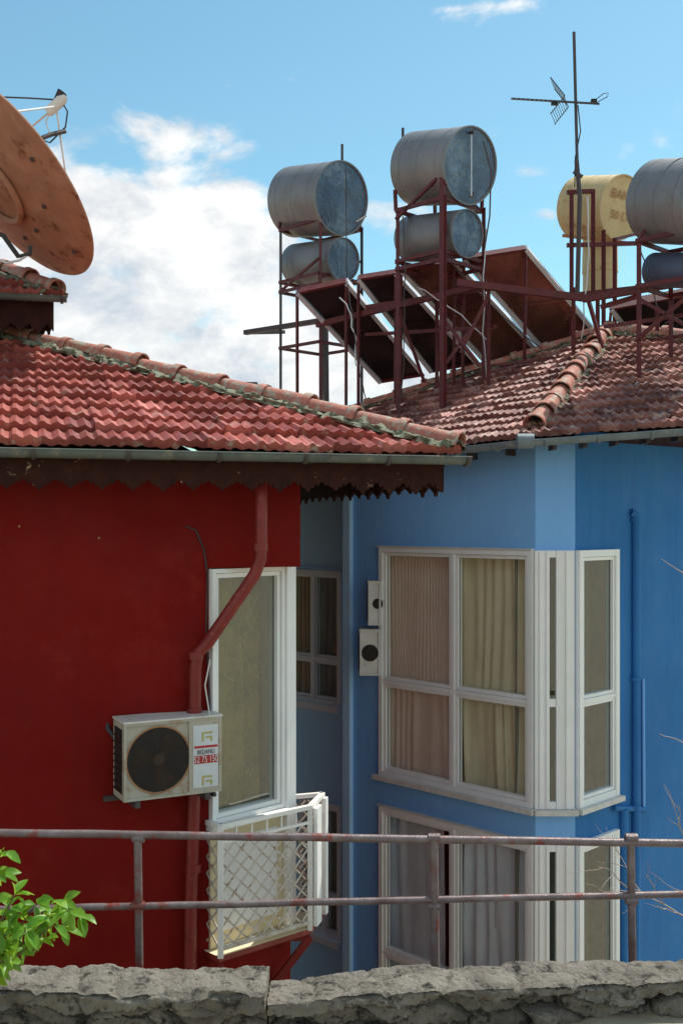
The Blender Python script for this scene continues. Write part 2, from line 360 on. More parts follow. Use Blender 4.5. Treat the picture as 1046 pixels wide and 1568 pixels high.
mb.box(fb-r_*8.9-b_*.012+V((0,0,-.13)),r_*8.9,b_*.012,V((0,0,.03)),'fascia')
mb.build('fascia_board',red,recalc=False)
W=WF(EC+b_*.5,r_,-b_)
aU=W.a(460); zU=W.z(455,868); ztop=EC.z-.04
aC=W.a(320)
mb=MB()
W.wall(mb,-9,aU,zU,ztop,[],'red'); W.wall(mb,-9,aC,0,zU,[],'red')
cs=WF(W.pt(aU,0),(b_.x,b_.y),(r_.x,r_.y)); cs.wall(mb,0,6.3,zU,ztop,[],'red')
s2=math.sqrt(.5); CH=WF(W.pt(aC,0),(s2,s2),(s2,-s2)); chL=CH.a(445)
zDT=CH.z(320,872); zDB=CH.z(322,1262); zBF=H-3.42
CH.wall(mb,0,chL,0,zU,[(.0,chL-.001,zBF,zU-.0)],'red')
SD=WF(CH.pt(chL,0),(b_.x,b_.y),(r_.x,r_.y)); SD.wall(mb,0,5.6,0,zU,[],'red')
mb.face([W.pt(aC,zU,.0),W.pt(aU,zU),cs.pt(6.3,zU),SD.pt(5.6,zU),CH.pt(chL,zU)],'red')
mb.face([W.pt(-9,0),W.pt(-9,0,-6),W.pt(-9,ztop,-6),W.pt(-9,ztop)],'red'); mb.face([W.pt(-9,0,-6),cs.pt(6.3,0),cs.pt(6.3,ztop),W.pt(-9,ztop,-6)],'red')
mb.build('walls',red,recalc=False)
fr=MB();gl=MB();cu=MB()
aR=CH.a(431)
CH.window(fr,gl,0.0,aR,zDB,zU-.01,[],[],fw=.035,glass='glassd',d0=-.08,d1=.05)
CH.box(fr,aR+.002,chL,zBF,zU-.01,-.08,.07,'white')
CH.box(fr,-.02,aR,zDB-.05,zDB-.003,-.08,.09,'white')
CH.box(fr,0,aR,zBF,zDB-.052,-.08,.02,'cream')
CH.box(fr,.08,aR-.08,zBF+.12,zDB-.15,.02,.035,'white')
CH.curtain(cu,.05,aR-.03,zDB,zU,'curt5',-.22,.03,.2,3)
CH.room(cu,.0,aR,zBF,zU,.9)
fr.build('bay_window_frame',red); gl.build('bay_window_glass',red); cu.build('bay_window_curtain',red)
mb=MB(); rnd=random.Random(5)
for i in range(120):
    a=rnd.uniform(.1,aR-.1); z=rnd.uniform(zDB+.1,zU-.15); ang=rnd.uniform(0,6.28); cv=rnd.uniform(-.12,.12); pts=[]
    for q in range(10):
        pts.append(CH.pt(min(aR-.1,max(.09,a)),min(zU-.1,max(zDB+.1,z)),-.13+.05*noise.noise(V((i,q*.3,0))))); ang+=cv+rnd.uniform(-.3,.3); a+=.018*math.cos(ang); z+=.034*math.sin(ang)
    r0=rnd.uniform(.0012,.0026); mb.tube(pts,[r0*(1-.6*q/9) for q in range(10)],'refltwig',4,False)
mb.build('reflected_twigs_behind_glass',red)  # strands added behind the glass to imitate twigs reflected in it
mb=MB(); 
top=P(399,706,8.62); 
def onw(px,py,d=.07):
    a=W.a(px); q=W.pt(a,0,d); return P(px,py,q.y)
pA=onw(400,760,.30); pB=onw(400,835,.30)
pts=[top,pA,pB,onw(399,856,.28),onw(390,880,.26),onw(318,985,.11),onw(303,1000,.09),onw(299,1025,.075),onw(298,1200,.075),onw(292,1400,.075),onw(290,1700,.075)]
mb.tube(pts,.050,'redpipe',14)
for q in ((399,838,.295),(298,1090,.075),(296,1330,.075),(300,1004,.088)):
    c=onw(*q); mb.tube([c-V((0,0,.03)),c+V((0,0,.03))],.060,'redpipe',14)
mb.tube([P(399,700,8.62),P(399,732,8.64)],.058,'gutter',14)
mb.build('downpipe',red)
mb=MB()
mb.tube([onw(285,806,.01),onw(300,812,.015),onw(312,840,.015),onw(318,880,.02),onw(316,960,.03),onw(320,1050,.03),onw(322,1100,.03)],.007,'cable',6)
mb.tube([onw(322,1010,.2),onw(314,1050,.2),onw(322,1100,.2)],.006,'acwhite',6)
for px,py in ((30,806),(152,824)):
    c=onw(px,py,.0); mb.tube([c,c-V((0,.012,0))],.009,'orange',8)
mb.build('wall_cables_and_fixings',red)
y0=10.6
e1=P(95,452,y0); eh=P(-60,398,y0+1.0); e0=e1-V((4,.9,0)); 
t1=V((eh.x,eh.y,eh.z)); t0=t1-V((3,.7,0))
tiles('upper_roof_tiles',[e0,e1,t1,t0],red,'tile',pitch=.3,seed=8)
mb=MB(); caps(mb,e1+V((-.06,0,.05)),eh+V((0,0,.06)),.42,.085,seed=9,mw=1.6)
mb.build('upper_hip_tiles',red)
mb=MB(); fa=e1-V((.10,-.05,0)); ue=(e1-e0).normalized(); fascia(mb,fa-ue*3.8,fa,V((0,1,0)),e1.z-.01,e1.z-.28,.17,4,scale=1.1)
sdv=V((-1.5,2.0,0)); fascia(mb,fa,fa+sdv,V((-1,0,0)),e1.z-.01,e1.z-.28,.17,5)
gutter(mb,e0+V((0,-.06,-.03)),e1+V((.06,-.05,-.03)),.05,'gutter',off=.2)
mb.face([e0,e1,e1+sdv,e0+V((0,2.5,0))],'fascia')
mb.build('upper_fascia_and_gutter',red,recalc=False)
mb=MB(); q=e1-V((.35,-.4,0)); mb.box(V((q.x-4,q.y,q.z-1.4)),V((4,0,0)),V((-1.2,1.6,0)),V((0,0,1.38)),'fascia'); 
mb.build('upper_wall',red)
mb=MB(); c=P(378,594,12.6); mb.box(c+V((-.27,-.2,-.03)),V((.54,0,0)),V((0,.5,0)),V((0,0,.05)),'irondk'); mb.box(c+V((-.2,-.12,-.9)),V((.4,0,0)),V((0,.36,0)),V((0,0,.868)),'mortar')
mb.box(c+V((-.17,-.12,.022)),V((.3,0,0)),V((0,.3,0)),V((0,0,.035)),'gutter')
mb.build('chimney',red)
# ---------------------------------------------------------------- balcony
bal=MB(); A=P(338,1262,8.5);B=P(475,1240,9.08);C=P(494,1215,9.5);D=CH.pt(chL,0,.0)
zt=H-2.40; zb=zBF
def lat(mb,A,B,z0,z1,pitch,w,k,t=.006):
    u=V((B.x-A.x,B.y-A.y,0)); L=u.length; u/=L; hh=z1-z0; n=V((u.y,-u.x,0))
    for sg in (1,-1):
        s=-hh if sg>0 else 0
        while s<L+hh:
            a0,q0=s,0; a1,q1=s+sg*hh,hh
            def cl(lim): return lim,(lim-s)/sg
            if not(max(a0,a1)<=0 or min(a0,a1)>=L):
                if a0<0:a0,q0=cl(0)
                if a1<0:a1,q1=cl(0)
                if a0>L:a0,q0=cl(L)
                if a1>L:a1,q1=cl(L)
                pa=V((A.x,A.y,z0))+u*a0+V((0,0,q0))+n*(t*.6*sg); pb=V((A.x,A.y,z0))+u*a1+V((0,0,q1))+n*(t*.6*sg)
                if (pa-pb).length>.03: mb.beam(pa,pb,t,w,k,up=n.cross((pb-pa)).normalized())
            s+=pitch
balE=empty('balcony'); balE.parent=red
z=V((0,0,1))
for X,Yp in ((A,B),(B,C)):
    a=V((X.x,X.y,0)); b=V((Yp.x,Yp.y,0))
    bal.beam(a+z*zt,b+z*zt,.045,.035,'whiteiron'); bal.beam(a+z*(zt-.13),b+z*(zt-.13),.022,.022,'whiteiron'); bal.beam(a+z*(zb+.05),b+z*(zb+.05),.03,.03,'lattice')
    n=int((b-a).length/.14)
    for i in range(0,n+1): 
        q=a.lerp(b,i/max(1,n)); bal.beam(q+z*(zt-.13),q+z*zt,.012,.012,'whiteiron')
    lat(bal,X,Yp,zb+.06,zt-.14,.135,.015,'lattice')
for q in (A,B,C):
    bal.box(V((q.x-.022,q.y-.022,zb-.02)),V((.044,0,0)),V((0,.044,0)),V((0,0,zt-zb+.03)),'whiteiron')
qA=V((A.x,A.y,0)); Wd=CH.pt(-.02,0,.0)
bal.beam(qA+V((0,0,zt)),Wd+V((0,0,zt)),.04,.035,'whiteiron'); lat(bal,Wd,qA,zb+.06,zt-.14,.135,.015,'lattice')
bal.beam(V((C.x,C.y,zt)),D+V((-.0,.15,zt)),.04,.035,'whiteiron'); lat(bal,V((C.x,C.y,0)),D+V((0,.15,0)),zb+.06,zt-.04,.135,.015,'lattice')
bal.box(V((B.x+.03,B.y+.03,zb)),V((.035,.13,0)),V((.03,-.01,0)),V((0,0,zt-zb-.02)),'white')
bal.box(V((C.x-.005,C.y-.06,zb-.02)),V((.02,.06,0)),V((.035,-.01,0)),V((0,0,zt-zb)),'white')
bal.build('lattice_railing',balE)
mb=MB(); fl=[Wd,qA,V((B.x,B.y,0)),V((C.x,C.y,0)),D+V((0,.15,0)),CH.pt(0,0,-.05)]
cen=sum(fl,V())/len(fl); fl=[cen+(p-cen)*1.04 for p in fl]
t_=[p+V((0,0,zb-.005)) for p in fl]; u_=[p+V((0,0,zb-.05)) for p in fl]
mb.face(t_,'cream'); mb.face(u_,'red')
for i in range(len(fl)): j=(i+1)%len(fl); mb.face([t_[i],t_[j],u_[j],u_[i]],'redpipe')
for q,w in ((B,CH.pt(chL*.7,0)),(A,CH.pt(.1,0))):
    mb.beam(V((q.x,q.y,zb-.08)),V((w.x,w.y,zb-.55)),.05,.06,'redpipe'); mb.beam(V((q.x,q.y,zb-.08)),V((w.x,w.y,zb-.08)),.04,.05,'redpipe')
mb.build('balcony_floor',balE)
# ================================================================= AC unit
ac=empty('air_conditioner')
def acunit(parent,O,u,n,w,h,dp,label=True,body='acbody',cf=.35):
    mb=MB(); u=V(u).normalized(); n=V(n).normalized(); z=V((0,0,1))
    def bx(a0,a1,z0,z1,d0,d1,k): mb.box(O+u*a0+z*z0+n*d0,u*(a1-a0),n*(d1-d0),z*(z1-z0),k)
    bx(0,w,0,h,-dp,-.02,body)
    fw=.02
    bx(0,w,h-fw,h,-.02,0,body); bx(0,w,0,fw,-.02,0,body); bx(0,fw,fw,h-fw,-.02,0,body); bx(w-fw,w,fw,h-fw,-.02,0,body)
    if label: bx(w*.66,w-fw,fw,h-fw,-.02,-.004,body)
    bx(-.006,w+.006,h,h+.014,-dp-.006,.008,'acwhite')
    bx(-.004,0,.05,h-.05,-dp+.04,-.05,'black')
    for i in range(9): bx(-.012,-.004,.06+i*(h-.13)/9,.072+i*(h-.13)/9,-dp+.04,-.05,'grille')
    R=min(h*.42,w*.42 if not label else 1); c=O+u*(w*cf)+z*(h*.5)
    def ring(r0,r1,d,k,S=40):
        for j in range(S):
            t0,t1=2*math.pi*j/S,2*math.pi*(j+1)/S
            f=lambda r,t:c+(u*math.cos(t)+z*math.sin(t))*r+n*d
            mb.face([f(r0,t0),f(r1,t0),f(r1,t1),f(r0,t1)],k)
    ring(R,R+.012,-.006,'orange' if label else body); ring(0.0001,R,-.018,'black')
    N=15 if label else 7
    for i in range(1,N): ring(R*i/N-.0026,R*i/N+.0026,-.004,'grille')
    for j in range(18):
        t=2*math.pi*j/18; dd=(u*math.cos(t)+z*math.sin(t)); mb.beam(c+dd*.03-n*.006,c+dd*R-n*.006,.004,.004,'grille')
    for j in range(3):
        t=2*math.pi*j/3+.4; dd=(u*math.cos(t)+z*math.sin(t)); d2=(u*math.cos(t+.9)+z*math.sin(t+.9))
        mb.face([c+dd*.04-n*.016,c+dd*R*.9-n*.014,c+d2*R*.85-n*.012,c+d2*.05-n*.012],'grille')
    ring(.0001,.045 if label else .015,-.002,'grille',20)
    if label:
        bx(w*.70,w-.03,h*.08,h*.90,-.004,.0,'label')
        bx(w*.71,w*.955,h*.60,h*.63,.0,.002,'labelred')
        bx(w*.71,w*.955,h*.395,h*.50,.0,.002,'labelred')
        for zz in (h*.70,h*.12):
            bx(w*.79,w*.90,zz+.05,zz+.065,0,.002,'labelyel'); bx(w*.79,w*.81,zz-.01,zz+.05,0,.002,'labelyel'); bx(w*.83,w*.90,zz+.015,zz+.03,0,.002,'labelyel'); bx(w*.88,w*.90,zz-.01,zz+.015,0,.002,'labelyel')
        for a in (.08,w-.14):
            bx(a,a+.04,-.05,-.002,-dp-.12,.02,'irondk'); bx(a,a+.03,-.3,-.05,-dp-.12,-dp-.09,'irondk')
    mb.build('outdoor_unit',parent,ang=30)
    if label:
        for body_,zz,sz,mk,dz in (('52 75 150',h*.412,.068,'label',.004),('BEDANLI',h*.52,.05,'cable',.004)):
            text(parent,body_,sz,mk,O+u*(w*.832)+z*zz+n*dz,u,z,n,.72)
def text(parent,body_,sz,mk,p,u,z,n,sx=1,name='label_text'):
    cu_=bpy.data.curves.new(name,'FONT'); cu_.body=body_; cu_.size=sz; cu_.align_x='CENTER'; cu_.extrude=.0005
    cu_.materials.append(M[mk]); t=bpy.data.objects.new(name,cu_); scene.collection.objects.link(t); t.parent=parent
    t.matrix_world=Matrix.Translation(p)@Matrix((u,z,n)).transposed().to_4x4()@Matrix.Diagonal((sx,1,1,1))
a29=math.radians(27); au=V((math.cos(a29),math.sin(a29),0)); an=V((math.sin(a29),-math.cos(a29),0))
O=P(190,1230,8.1); acunit(ac,O,au,an,.78,.59,.30)
mb=MB()
mb.tube([O+au*.02+V((0,0,.42))-an*.3,O-au*.03+V((0,0,.5))-an*.35,O-au*.02+V((0,0,.62))-an*.42,O+au*.02+V((0,0,.66))-an*.55],.018,'cable',8)
mb.tube([O+au*.74-V((0,0,.0))-an*.1,O+au*.76-V((0,0,.05))-an*.1,O+au*.72-V((0,0,.08))-an*.4],.016,'cable',8)
mb.beam(O-V((0,0,.03))-an*.3-au*.08,O-V((0,0,.03))-an*.3+au*.78,.03,.04,'irondk')
mb.build('pipes_and_bracket',ac)
# ================================================================= BLUE HOUSE
bh=empty('blue_house')
K0=(1.98,11.0);K1=(2.385,11.0)
FL=WF(K0,(s2,-s2),(-s2,-s2)); FC=WF(K0,(1,0),(0,-1)); FR=WF(K1,(s2,s2),(s2,-s2))
zz=lambda py:H+(HY-py)/F*11
wt=zz(843);wb=zz(1238);lt=zz(1293);lb=zz(1720);tr=zz(1076);ltr=zz(1545)
zTop=H+.80
aW=FL.a(584);aE=FL.a(533)
walls=MB()
FL.wall(walls,aE,0,0,zTop,[(aW,-.0005,wb,wt),(aW,-.0005,lb,lt)],'blue')
FC.wall(walls,0,.405,0,zTop+.06,[(.0005,.4045,wb,wt),(.0005,.4045,lb,lt)],'blue',.05)
aR2=FR.a(943)
FR.wall(walls,0,4.5,0,zTop+.15,[(.0005,aR2,wb,wt),(.0005,aR2,lb,lt)],'blue_shaded')
o2=FL.pt(aE,0); 
RW=WF((o2.x,o2.y),(s2,s2),(-s2,s2)); RW.wall(walls,0,1.0,0,zTop,[],'blue')
o3=P(527,800,13.95); F2=WF((o3.x,o3.y),(s2,-s2),(-s2,-s2))
a2l=F2.a(380); w1=(F2.a(438),F2.a(524.5),F2.z(484,1075),F2.z(484,873)); w2=(F2.a(460),F2.a(524.5),F2.z(510,1437),F2.z(510,1232))
F2.wall(walls,a2l,.6,0,zTop,[w1,w2],'blue_lifted')
F2.box(walls,a2l,.5,w1[3]+.01,w1[3]+.04,0,.02,'blue_lifted')
walls.face([F2.pt(a2l,zTop),F2.pt(.6,zTop),F2.pt(.6,zTop,-4),F2.pt(a2l,zTop,-4)],'sill')
walls.face([F2.pt(a2l,0),F2.pt(a2l,0,-4),F2.pt(a2l,zTop,-4),F2.pt(a2l,zTop)],'blue')
walls.build('walls',bh,recalc=False)
mb=MB(); bp=[V((-2.,16.5,0)),V((3,20,0)),V((8,17,0)),FR.pt(4.5,0)]
for i in range(3): mb.face([bp[i],bp[i+1],bp[i+1]+V((0,0,zTop)),bp[i]+V((0,0,zTop))],'blue')
mb.build('rear_walls',bh)
mb=MB(); FL.box(mb,aE-.03,aE+.085,0,zTop-.01,-.1,.06,'blue_lifted'); mb.build('corner_pilaster',bh)
fr=MB();gl=MB();cu=MB();rm=MB()
mid=FL.a(697); 
for (b,t,q) in ((wb,wt,tr),(lb,lt,ltr)):
    FL.window(fr,gl,aW+.001,-.012,b,t,[mid],[q],fw=.055,d0=-.06,d1=.05)
    FC.box(fr,-.012,.135,b,t,-.05,.045,'white'); FC.box(fr,.205,.39,b,t,-.05,.045,'white')
    FC.box(fr,.03,.045,b+.01,t-.01,.045,.06,'white'); FC.box(fr,.1,.115,b+.01,t-.01,.045,.06,'white'); FC.box(fr,.3,.32,b+.01,t-.01,.045,.06,'white')
    FC.box(fr,.137,.203,b,b+.07,-.05,.04,'white'); FC.box(fr,.137,.203,t-.07,t,-.05,.04,'white'); FC.box(fr,.137,.203,q-.04,q+.04,-.05,.04,'white')
    gl.face([FC.pt(.136,b),FC.pt(.204,b),FC.pt(.204,t),FC.pt(.136,t)],'glassd')
    FR.window(fr,gl,.012,aR2-.001,b,t,[],[q],fw=.07,glass='glassd',d0=-.06,d1=.05)
sl=MB()
for b in (wb,lb):
    FL.box(sl,aW-.05,.03,b-.055,b-.002,-.04,.11,'sill'); FC.box(sl,-.02,.42,b-.057,b-.004,-.04,.105,'sill'); FR.box(sl,-.02,aR2+.03,b-.055,b-.002,-.04,.1,'sill')
for t in (wt,lt):
    FL.box(sl,aW-.02,-.01,t+.002,t+.018,-.02,.06,'sill')
sl.build('window_sills',bh)
FL.curtain(cu,aW,mid-.02,tr-.1,wt,'curt1',-.11,.004,.05,1); FL.curtain(cu,mid-.02,-.02,tr-.1,wt,'curt2',-.11,.012,.13,2)
FL.curtain(cu,aW,mid-.02,wb,tr-.1,'curt1',-.12,.008,.14,1); FL.curtain(cu,mid-.02,-.02,wb,tr-.1,'curt2',-.13,.028,.19,5)
FL.curtain(cu,aW,mid-.28,lb,lt,'curt3',-.16,.012,.25,7); FL.curtain(cu,mid-.12,-.02,lb,lt,'curt3',-.14,.03,.17,8)
FR.curtain(cu,.04,aR2,wb,wt,'greenrefl',-.3,.02,.2,4); FR.curtain(cu,.04,aR2,lb,lt,'greenrefl',-.3,.02,.2,6)
FC.curtain(cu,.1,.3,lb,wt,'greenrefl',-.2,.01,.2,6)
cu.build('curtains',bh)
FL.room(rm,aW-.02,-.3,wb-.02,wt+.02,1.3); FL.room(rm,aW-.02,-.3,lb-.02,lt+.02,1.3)
FR.room(rm,.1,aR2+.02,wb-.02,wt+.02,.8,'greenrefl'); FR.room(rm,.1,aR2+.02,lb-.02,lt+.02,.8,'greenrefl')
for (a0,a1,b,t) in (w1,w2):
    cm=F2.a(481) if (a0,a1,b,t)==w1 else F2.a(498)
    q=b+.33*(t-b) if (a0,a1,b,t)==w1 else b+.3*(t-b)
    F2.window(fr,gl,a0+.001,a1-.001,b,t,[cm],[q],fw=.055,glass='glass',d0=-.06,d1=.03)
    F2.room(rm,a0,a1,b,t,1.0,'greenrefl'); F2.box(fr,a0-.03,a1,b-.09,b-.002,0,.09,'white')
    F2.curtain(rm,cm-.01,a1,b,t,'curt6',-.12,.03,.15,3); F2.curtain(rm,a0,cm-.12,b,t,'curt2',-.12,.02,.12,4)
fr.build('window_frames',bh); gl.build('window_glass',bh); rm.build('rooms',bh)
mb=MB(); c=F2.pt(F2.a(513),w1[2]+.35*(w1[3]-w1[2])+.03,-.06); mb.tube([c,c+V((0,0,.05)),c+V((0,0,.12)),c+V((0,0,.16)),c+V((0,0,.2))],[.03,.05,.045,.03,.04],'cap',14); mb.build('clay_pot',bh)
acb=empty('air_conditioner'); acunit(acb,P(551,1035,12.42),V((1,0,0)),V((0,-1,0)),.235,.52,.30,False,'acwhite',.5)
acb2=empty('air_conditioner'); acunit(acb2,P(564,958,12.42),V((1,0,0)),V((0,-1,0)),.145,.50,.26,False,'acwhite',.75)
# roof
A=P(806,668,10.55); Bp=A+V((-2.5,2.5,-.13)); D=P(930,512,13.5); E=P(1110,646,10.3)
nL=(Bp-A).cross(D-A).normalized(); nR=(E-A).cross(D-A).normalized()
Cc=solve_plane(520,640,A,nL); Ff=solve_plane(1110,530,A,nR)
tiles('roof_tiles_left',[Bp,A,D,Cc],bh,'tile2',tw=.18,pitch=.23,amp=.026,lip=.045,seed=12)
tiles('roof_tiles_right',[A,E,Ff,D],bh,'tile2',tw=.18,pitch=.23,amp=.026,lip=.045,seed=13)
mb=MB(); k=zTop
mb.face([Cc,D,V((3,20,k)),V((-2,16.5,k))],'tile2'); mb.face([D,Ff,V((8,17,k)),V((3,20,k))],'tile2'); mb.face([Bp,Cc,V((-2,16.5,k))],'tile2')
dz=V((0,0,.05))
mb.face([Bp-dz,A-dz,FL.pt(0,A.z-.05),FL.pt(aE-.05,Bp.z-.03)],'fascia'); mb.face([A-dz,E-dz,FR.pt(4.5,E.z-.05),FR.pt(0,A.z-.0),FL.pt(0,A.z-.05)],'fascia')  # dark fascia colour on the right soffit stands in for eave shadow
mb.build('roof_back_and_soffit',bh,recalc=False)
mb=MB(); caps(mb,A+V((.12,.15,.11)),D+V((0,0,.06)),.34,.095,seed=14); caps(mb,Cc+dz,D+dz,.4,.075,seed=15); caps(mb,D+dz,Ff+dz,.38,.09,seed=16)
mb.build('ridge_tiles',bh)
mb=MB(); dg=V((-.03,-.05,-.05)); gutter(mb,Bp+dg,A+dg,.06,'guttery','guttery',.5); gutter(mb,A+dg,E+dg,.06,'guttery','guttery',.5)
mb.tube([A+dg+V((-.07,0,.0)),A+dg+V((.09,0,-.0))],.075,'guttery',12)
for i in range(6):
    q=A.lerp(E,.15+i*.16)+V((0,.12,-.14)); mb.box(q,V((.035,0,0)),V((0,.25,0)),V((0,0,.09)),'irondk')
for i in range(4):
    q=A.lerp(Bp,.1+i*.14)+V((.1,.12,-.15)); mb.box(q,V((.03,.03,0)),V((.1,.1,0)),V((0,0,.07)),'irondk')
mb.build('gutter',bh)
mb=MB()
def onR(px,py,d): a=FR.a(px); q=FR.pt(a,0,d); return P(px,py,q.y)
mb.tube([onR(966,785,.01),onR(972,788,.08),onR(974,800,.09),onR(974,1240,.09),onR(972,1700,.09)],.048,'blue_shaded',12)
mb.tube([onR(985,1040,.06),onR(986,1240,.06)],.018,'blue',8); mb.tube([onR(940,1238,.07),onR(990,1240,.07)],.03,'blue_shaded',8)
mb.tube([onR(955,1240,.07),onR(955,1500,.07)],.05,'blue_shaded',10)
for y in (796,1040,1236): 
    c=onR(973,y,.09); mb.tube([c-V((0,0,.02)),c+V((0,0,.02))],.058,'blue_shaded',12)
mb.build('downpipe',bh)
# ================================================================= ROOFTOP TANKS
def tank(mb,face,back,r,km,ke,bands=3):
    d=(face-back).normalized(); L=(face-back).length
    mb.tube([back+d*(L*t) for t in (0,.02,.98,1)],[r*.97,r,r,r*.985],km,48)
    x=d.cross(V((0,0,1))).normalized(); z=x.cross(d)
    S=48
    def ring(r0,h0,r1,h1,k):
        for j in range(S):
            t0,t1=2*math.pi*j/S,2*math.pi*(j+1)/S
            g=lambda rr,h,t:face+d*h+(x*math.cos(t)+z*math.sin(t))*rr
            mb.face([g(r0,h0,t0),g(r1,h1,t0),g(r1,h1,t1),g(r0,h0,t1)],k)
    ring(r*1.012,-.02,r*1.012,.025,km); ring(r*1.012,.025,r*.97,.025,km); ring(r*.97,.025,r*.96,.006,km); ring(r*.96,.006,.002,.010,ke)
    for i in range(bands):
        p=back+d*(L*(i+.5)/bands); mb.tube([p,p+d*.012],r*1.005,km,48,False)
    return d,x,z
def stand(mb,cx,cy,hd,ztop,levels,zb,k='iron',w=.045,lowk=None):
    c=[V((cx-hd,cy,0)),V((cx,cy-hd,0)),V((cx+hd,cy,0)),V((cx,cy+hd,0))]
    for i,q in enumerate(c):
        zz_=zb(q.x,q.y); mb.angle(q+V((0,0,zz_)),q+V((0,0,ztop)),w,k if not lowk or i%2 else lowk)
    for lv in levels:
        for i in range(4):
            a,b=c[i],c[(i+1)%4]; mb.beam(a+V((0,0,lv)),b+V((0,0,lv)),w*.7,w*.9,k)
    return c
nLz=lambda x,y: zplane(x,y,A,nL); nRz=lambda x,y:zplane(x,y,A,nR)
lvl=lambda py,Y:H+(HY-py)/F*Y
t1=empty('water_tank')
mb=MB(); f1=P(522,303,14.5);k1=P(449,309,15.2); tank(mb,f1,k1,.485,'tank','tankend')
f1b=P(525,397,14.55);k1b=P(453,405,15.25); tank(mb,f1b,k1b,.29,'tank','tankend',2)
mb.tube([P(524,220,14.55),P(524,262,14.55)],.018,'irondk',8)
mb.tube([P(530,262,14.3),P(531,430,14.3)],.008,'irondk',6)
mb.tube([P(545,340,14.4),P(560,330,14.6)],.015,'irondk',6)
mb.build('cylinders',t1)
mb=MB(); cx=(490-CX)/F*15; c=stand(mb,cx,14.9,.56,lvl(348,14.9),[lvl(352,14.9),lvl(432,14.9),lvl(447,14.9),lvl(533,14.9)],lambda a,b:zTop,'iron',.045,'irondk')
for q in (c[0],c[1],c[2]): mb.beam(q+V((0,0,lvl(350,14.9))),q+V((0,0,lvl(322,14.9)))+(V((cx,14.9,0))-q)*.05,.035,.035,'iron')
mb.beam(c[0]+V((0,0,lvl(447,14.9))),c[1]+V((0,0,lvl(410,14.9))),.03,.03,'iron'); mb.beam(c[1]+V((0,0,lvl(440,14.9))),c[2]+V((0,0,lvl(400,14.9))),.03,.03,'iron')
mb.beam(P(498,440,14.7),P(500,640,14.7),.06,.05,'irondk'); mb.beam(P(455,440,15),P(455,560,15),.03,.03,'irondk')
mb.beam(P(375,509,15),P(520,486,14.3),.08,.06,'irondk'); mb.beam(P(375,509,15),P(435,508,15.6),.05,.05,'irondk')
mb.build('stand',t1)
t2=empty('water_tank')
mb=MB(); f2=P(719,253,12.95);k2=P(637,258,13.65); tank(mb,f2,k2,.452,'tank','tankend')
tank(mb,P(714,357,12.95),P(627,366,13.65),.285,'tank','tankend',2)
mb.tube([P(617,195,13.5),P(617,225,13.5)],.018,'irondk',8); mb.tube([P(722,205,12.8),P(722,300,12.6)],.007,'alu',6)
for yy in (205,300): 
    q=P(722,yy,12.9); mb.tube([q,q-V((0,.12,0))],.02,'irondk',8)
mb.tube([P(740,215,12.8),P(752,260,12.85),P(750,330,12.85),P(742,380,12.9)],.01,'irondk',6)
mb.build('cylinders',t2)
mb=MB(); cx=(672-CX)/F*13.3; c=stand(mb,cx,13.3,.53,lvl(318,13.3),[lvl(322,13.3),lvl(400,13.3),lvl(412,13.3)],nLz,'iron',.05)
for q in c: mb.beam(q+V((0,0,lvl(322,13.3))),q+V((0,0,lvl(290,13.3)))+(V((cx,13.3,0))-q)*-.02,.035,.035,'iron')
mb.beam(c[1]+V((0,0,lvl(278,13.3))),c[1]+V((0,0,nLz(c[1].x,c[1].y))),.068,.05,'iron')
mb.beam(c[1]+V((0,0,lvl(285,13.3))),c[2]+V((0,0,lvl(325,13.3))),.035,.035,'iron'); mb.beam(c[1]+V((0,0,lvl(285,13.3))),c[0]+V((0,0,lvl(335,13.3))),.035,.035,'iron')
mb.beam(P(705,540,12.9),P(748,452,12.9),.05,.04,'iron'); mb.beam(P(680,560,12.9),P(720,505,12.9),.04,.04,'iron')
mb.beam(P(680,490,12.85),P(735,560,12.9),.04,.04,'iron')
mb.build('stand',t2)
t3=empty('water_tank')
mb=MB(); tank(mb,P(1092,308,11.3),P(1004,308,12.0),.455,'tank','tankend'); tank(mb,P(1085,414,11.4),P(1000,413,12.),.19,'tankb','tankend',1)
p0_=P(1048,307,11.65); dd=(P(1092,308,11.3)-P(1004,308,12.0)).normalized(); mb.tube([p0_,p0_+dd*.03],.461,'tank',48,False)
mb.build('cylinders',t3)
mb=MB(); cx=(1045-CX)/F*11.75; c=stand(mb,cx,11.75,.50,lvl(370,11.75),[lvl(368,11.75),lvl(438,11.75)],nRz,'iron',.05)
mb.beam(c[0]+V((0,0,lvl(375,11.75))),c[0]+V((.12,0,lvl(345,11.75))),.03,.03,'iron'); mb.beam(c[0]+V((0,0,lvl(455,11.75))),c[1]+V((0,0,lvl(520,11.75))),.035,.035,'iron')
mb.beam(c[0]+V((0,0,lvl(520,11.75))),c[1]+V((0,0,lvl(455,11.75))),.035,.035,'iron')
mb.build('stand',t3)
t4=empty('yellow_water_tank')
fy=P(950,317,14.5);ky=P(884,317,15.1)
mb=MB(); tank(mb,fy,ky,.425,'yellow','yellow',3)
q=P(919,452,14.9); mb.tube([q,q+V((0,0,.30)),q+V((0,0,.31)),q+V((0,0,.78))],[.235,.235,.245,.235],'yellow',32)
mb.beam(P(862,360,14.8),P(965,372,14.3),.04,.04,'orange')
mb.build('cylinders',t4)
dn=(fy-ky).normalized(); zu=V((0,0,1)); uu=zu.cross(dn).normalized(); zu=dn.cross(uu)
text(t4,'BAKIR',.17,'orange',fy+dn*.03+zu*.1,uu,zu,dn,1.1,'painted_lettering'); text(t4,'50 LT',.15,'orange',fy+dn*.03-zu*.16,uu,zu,dn,1.1,'painted_lettering')
mb=MB()
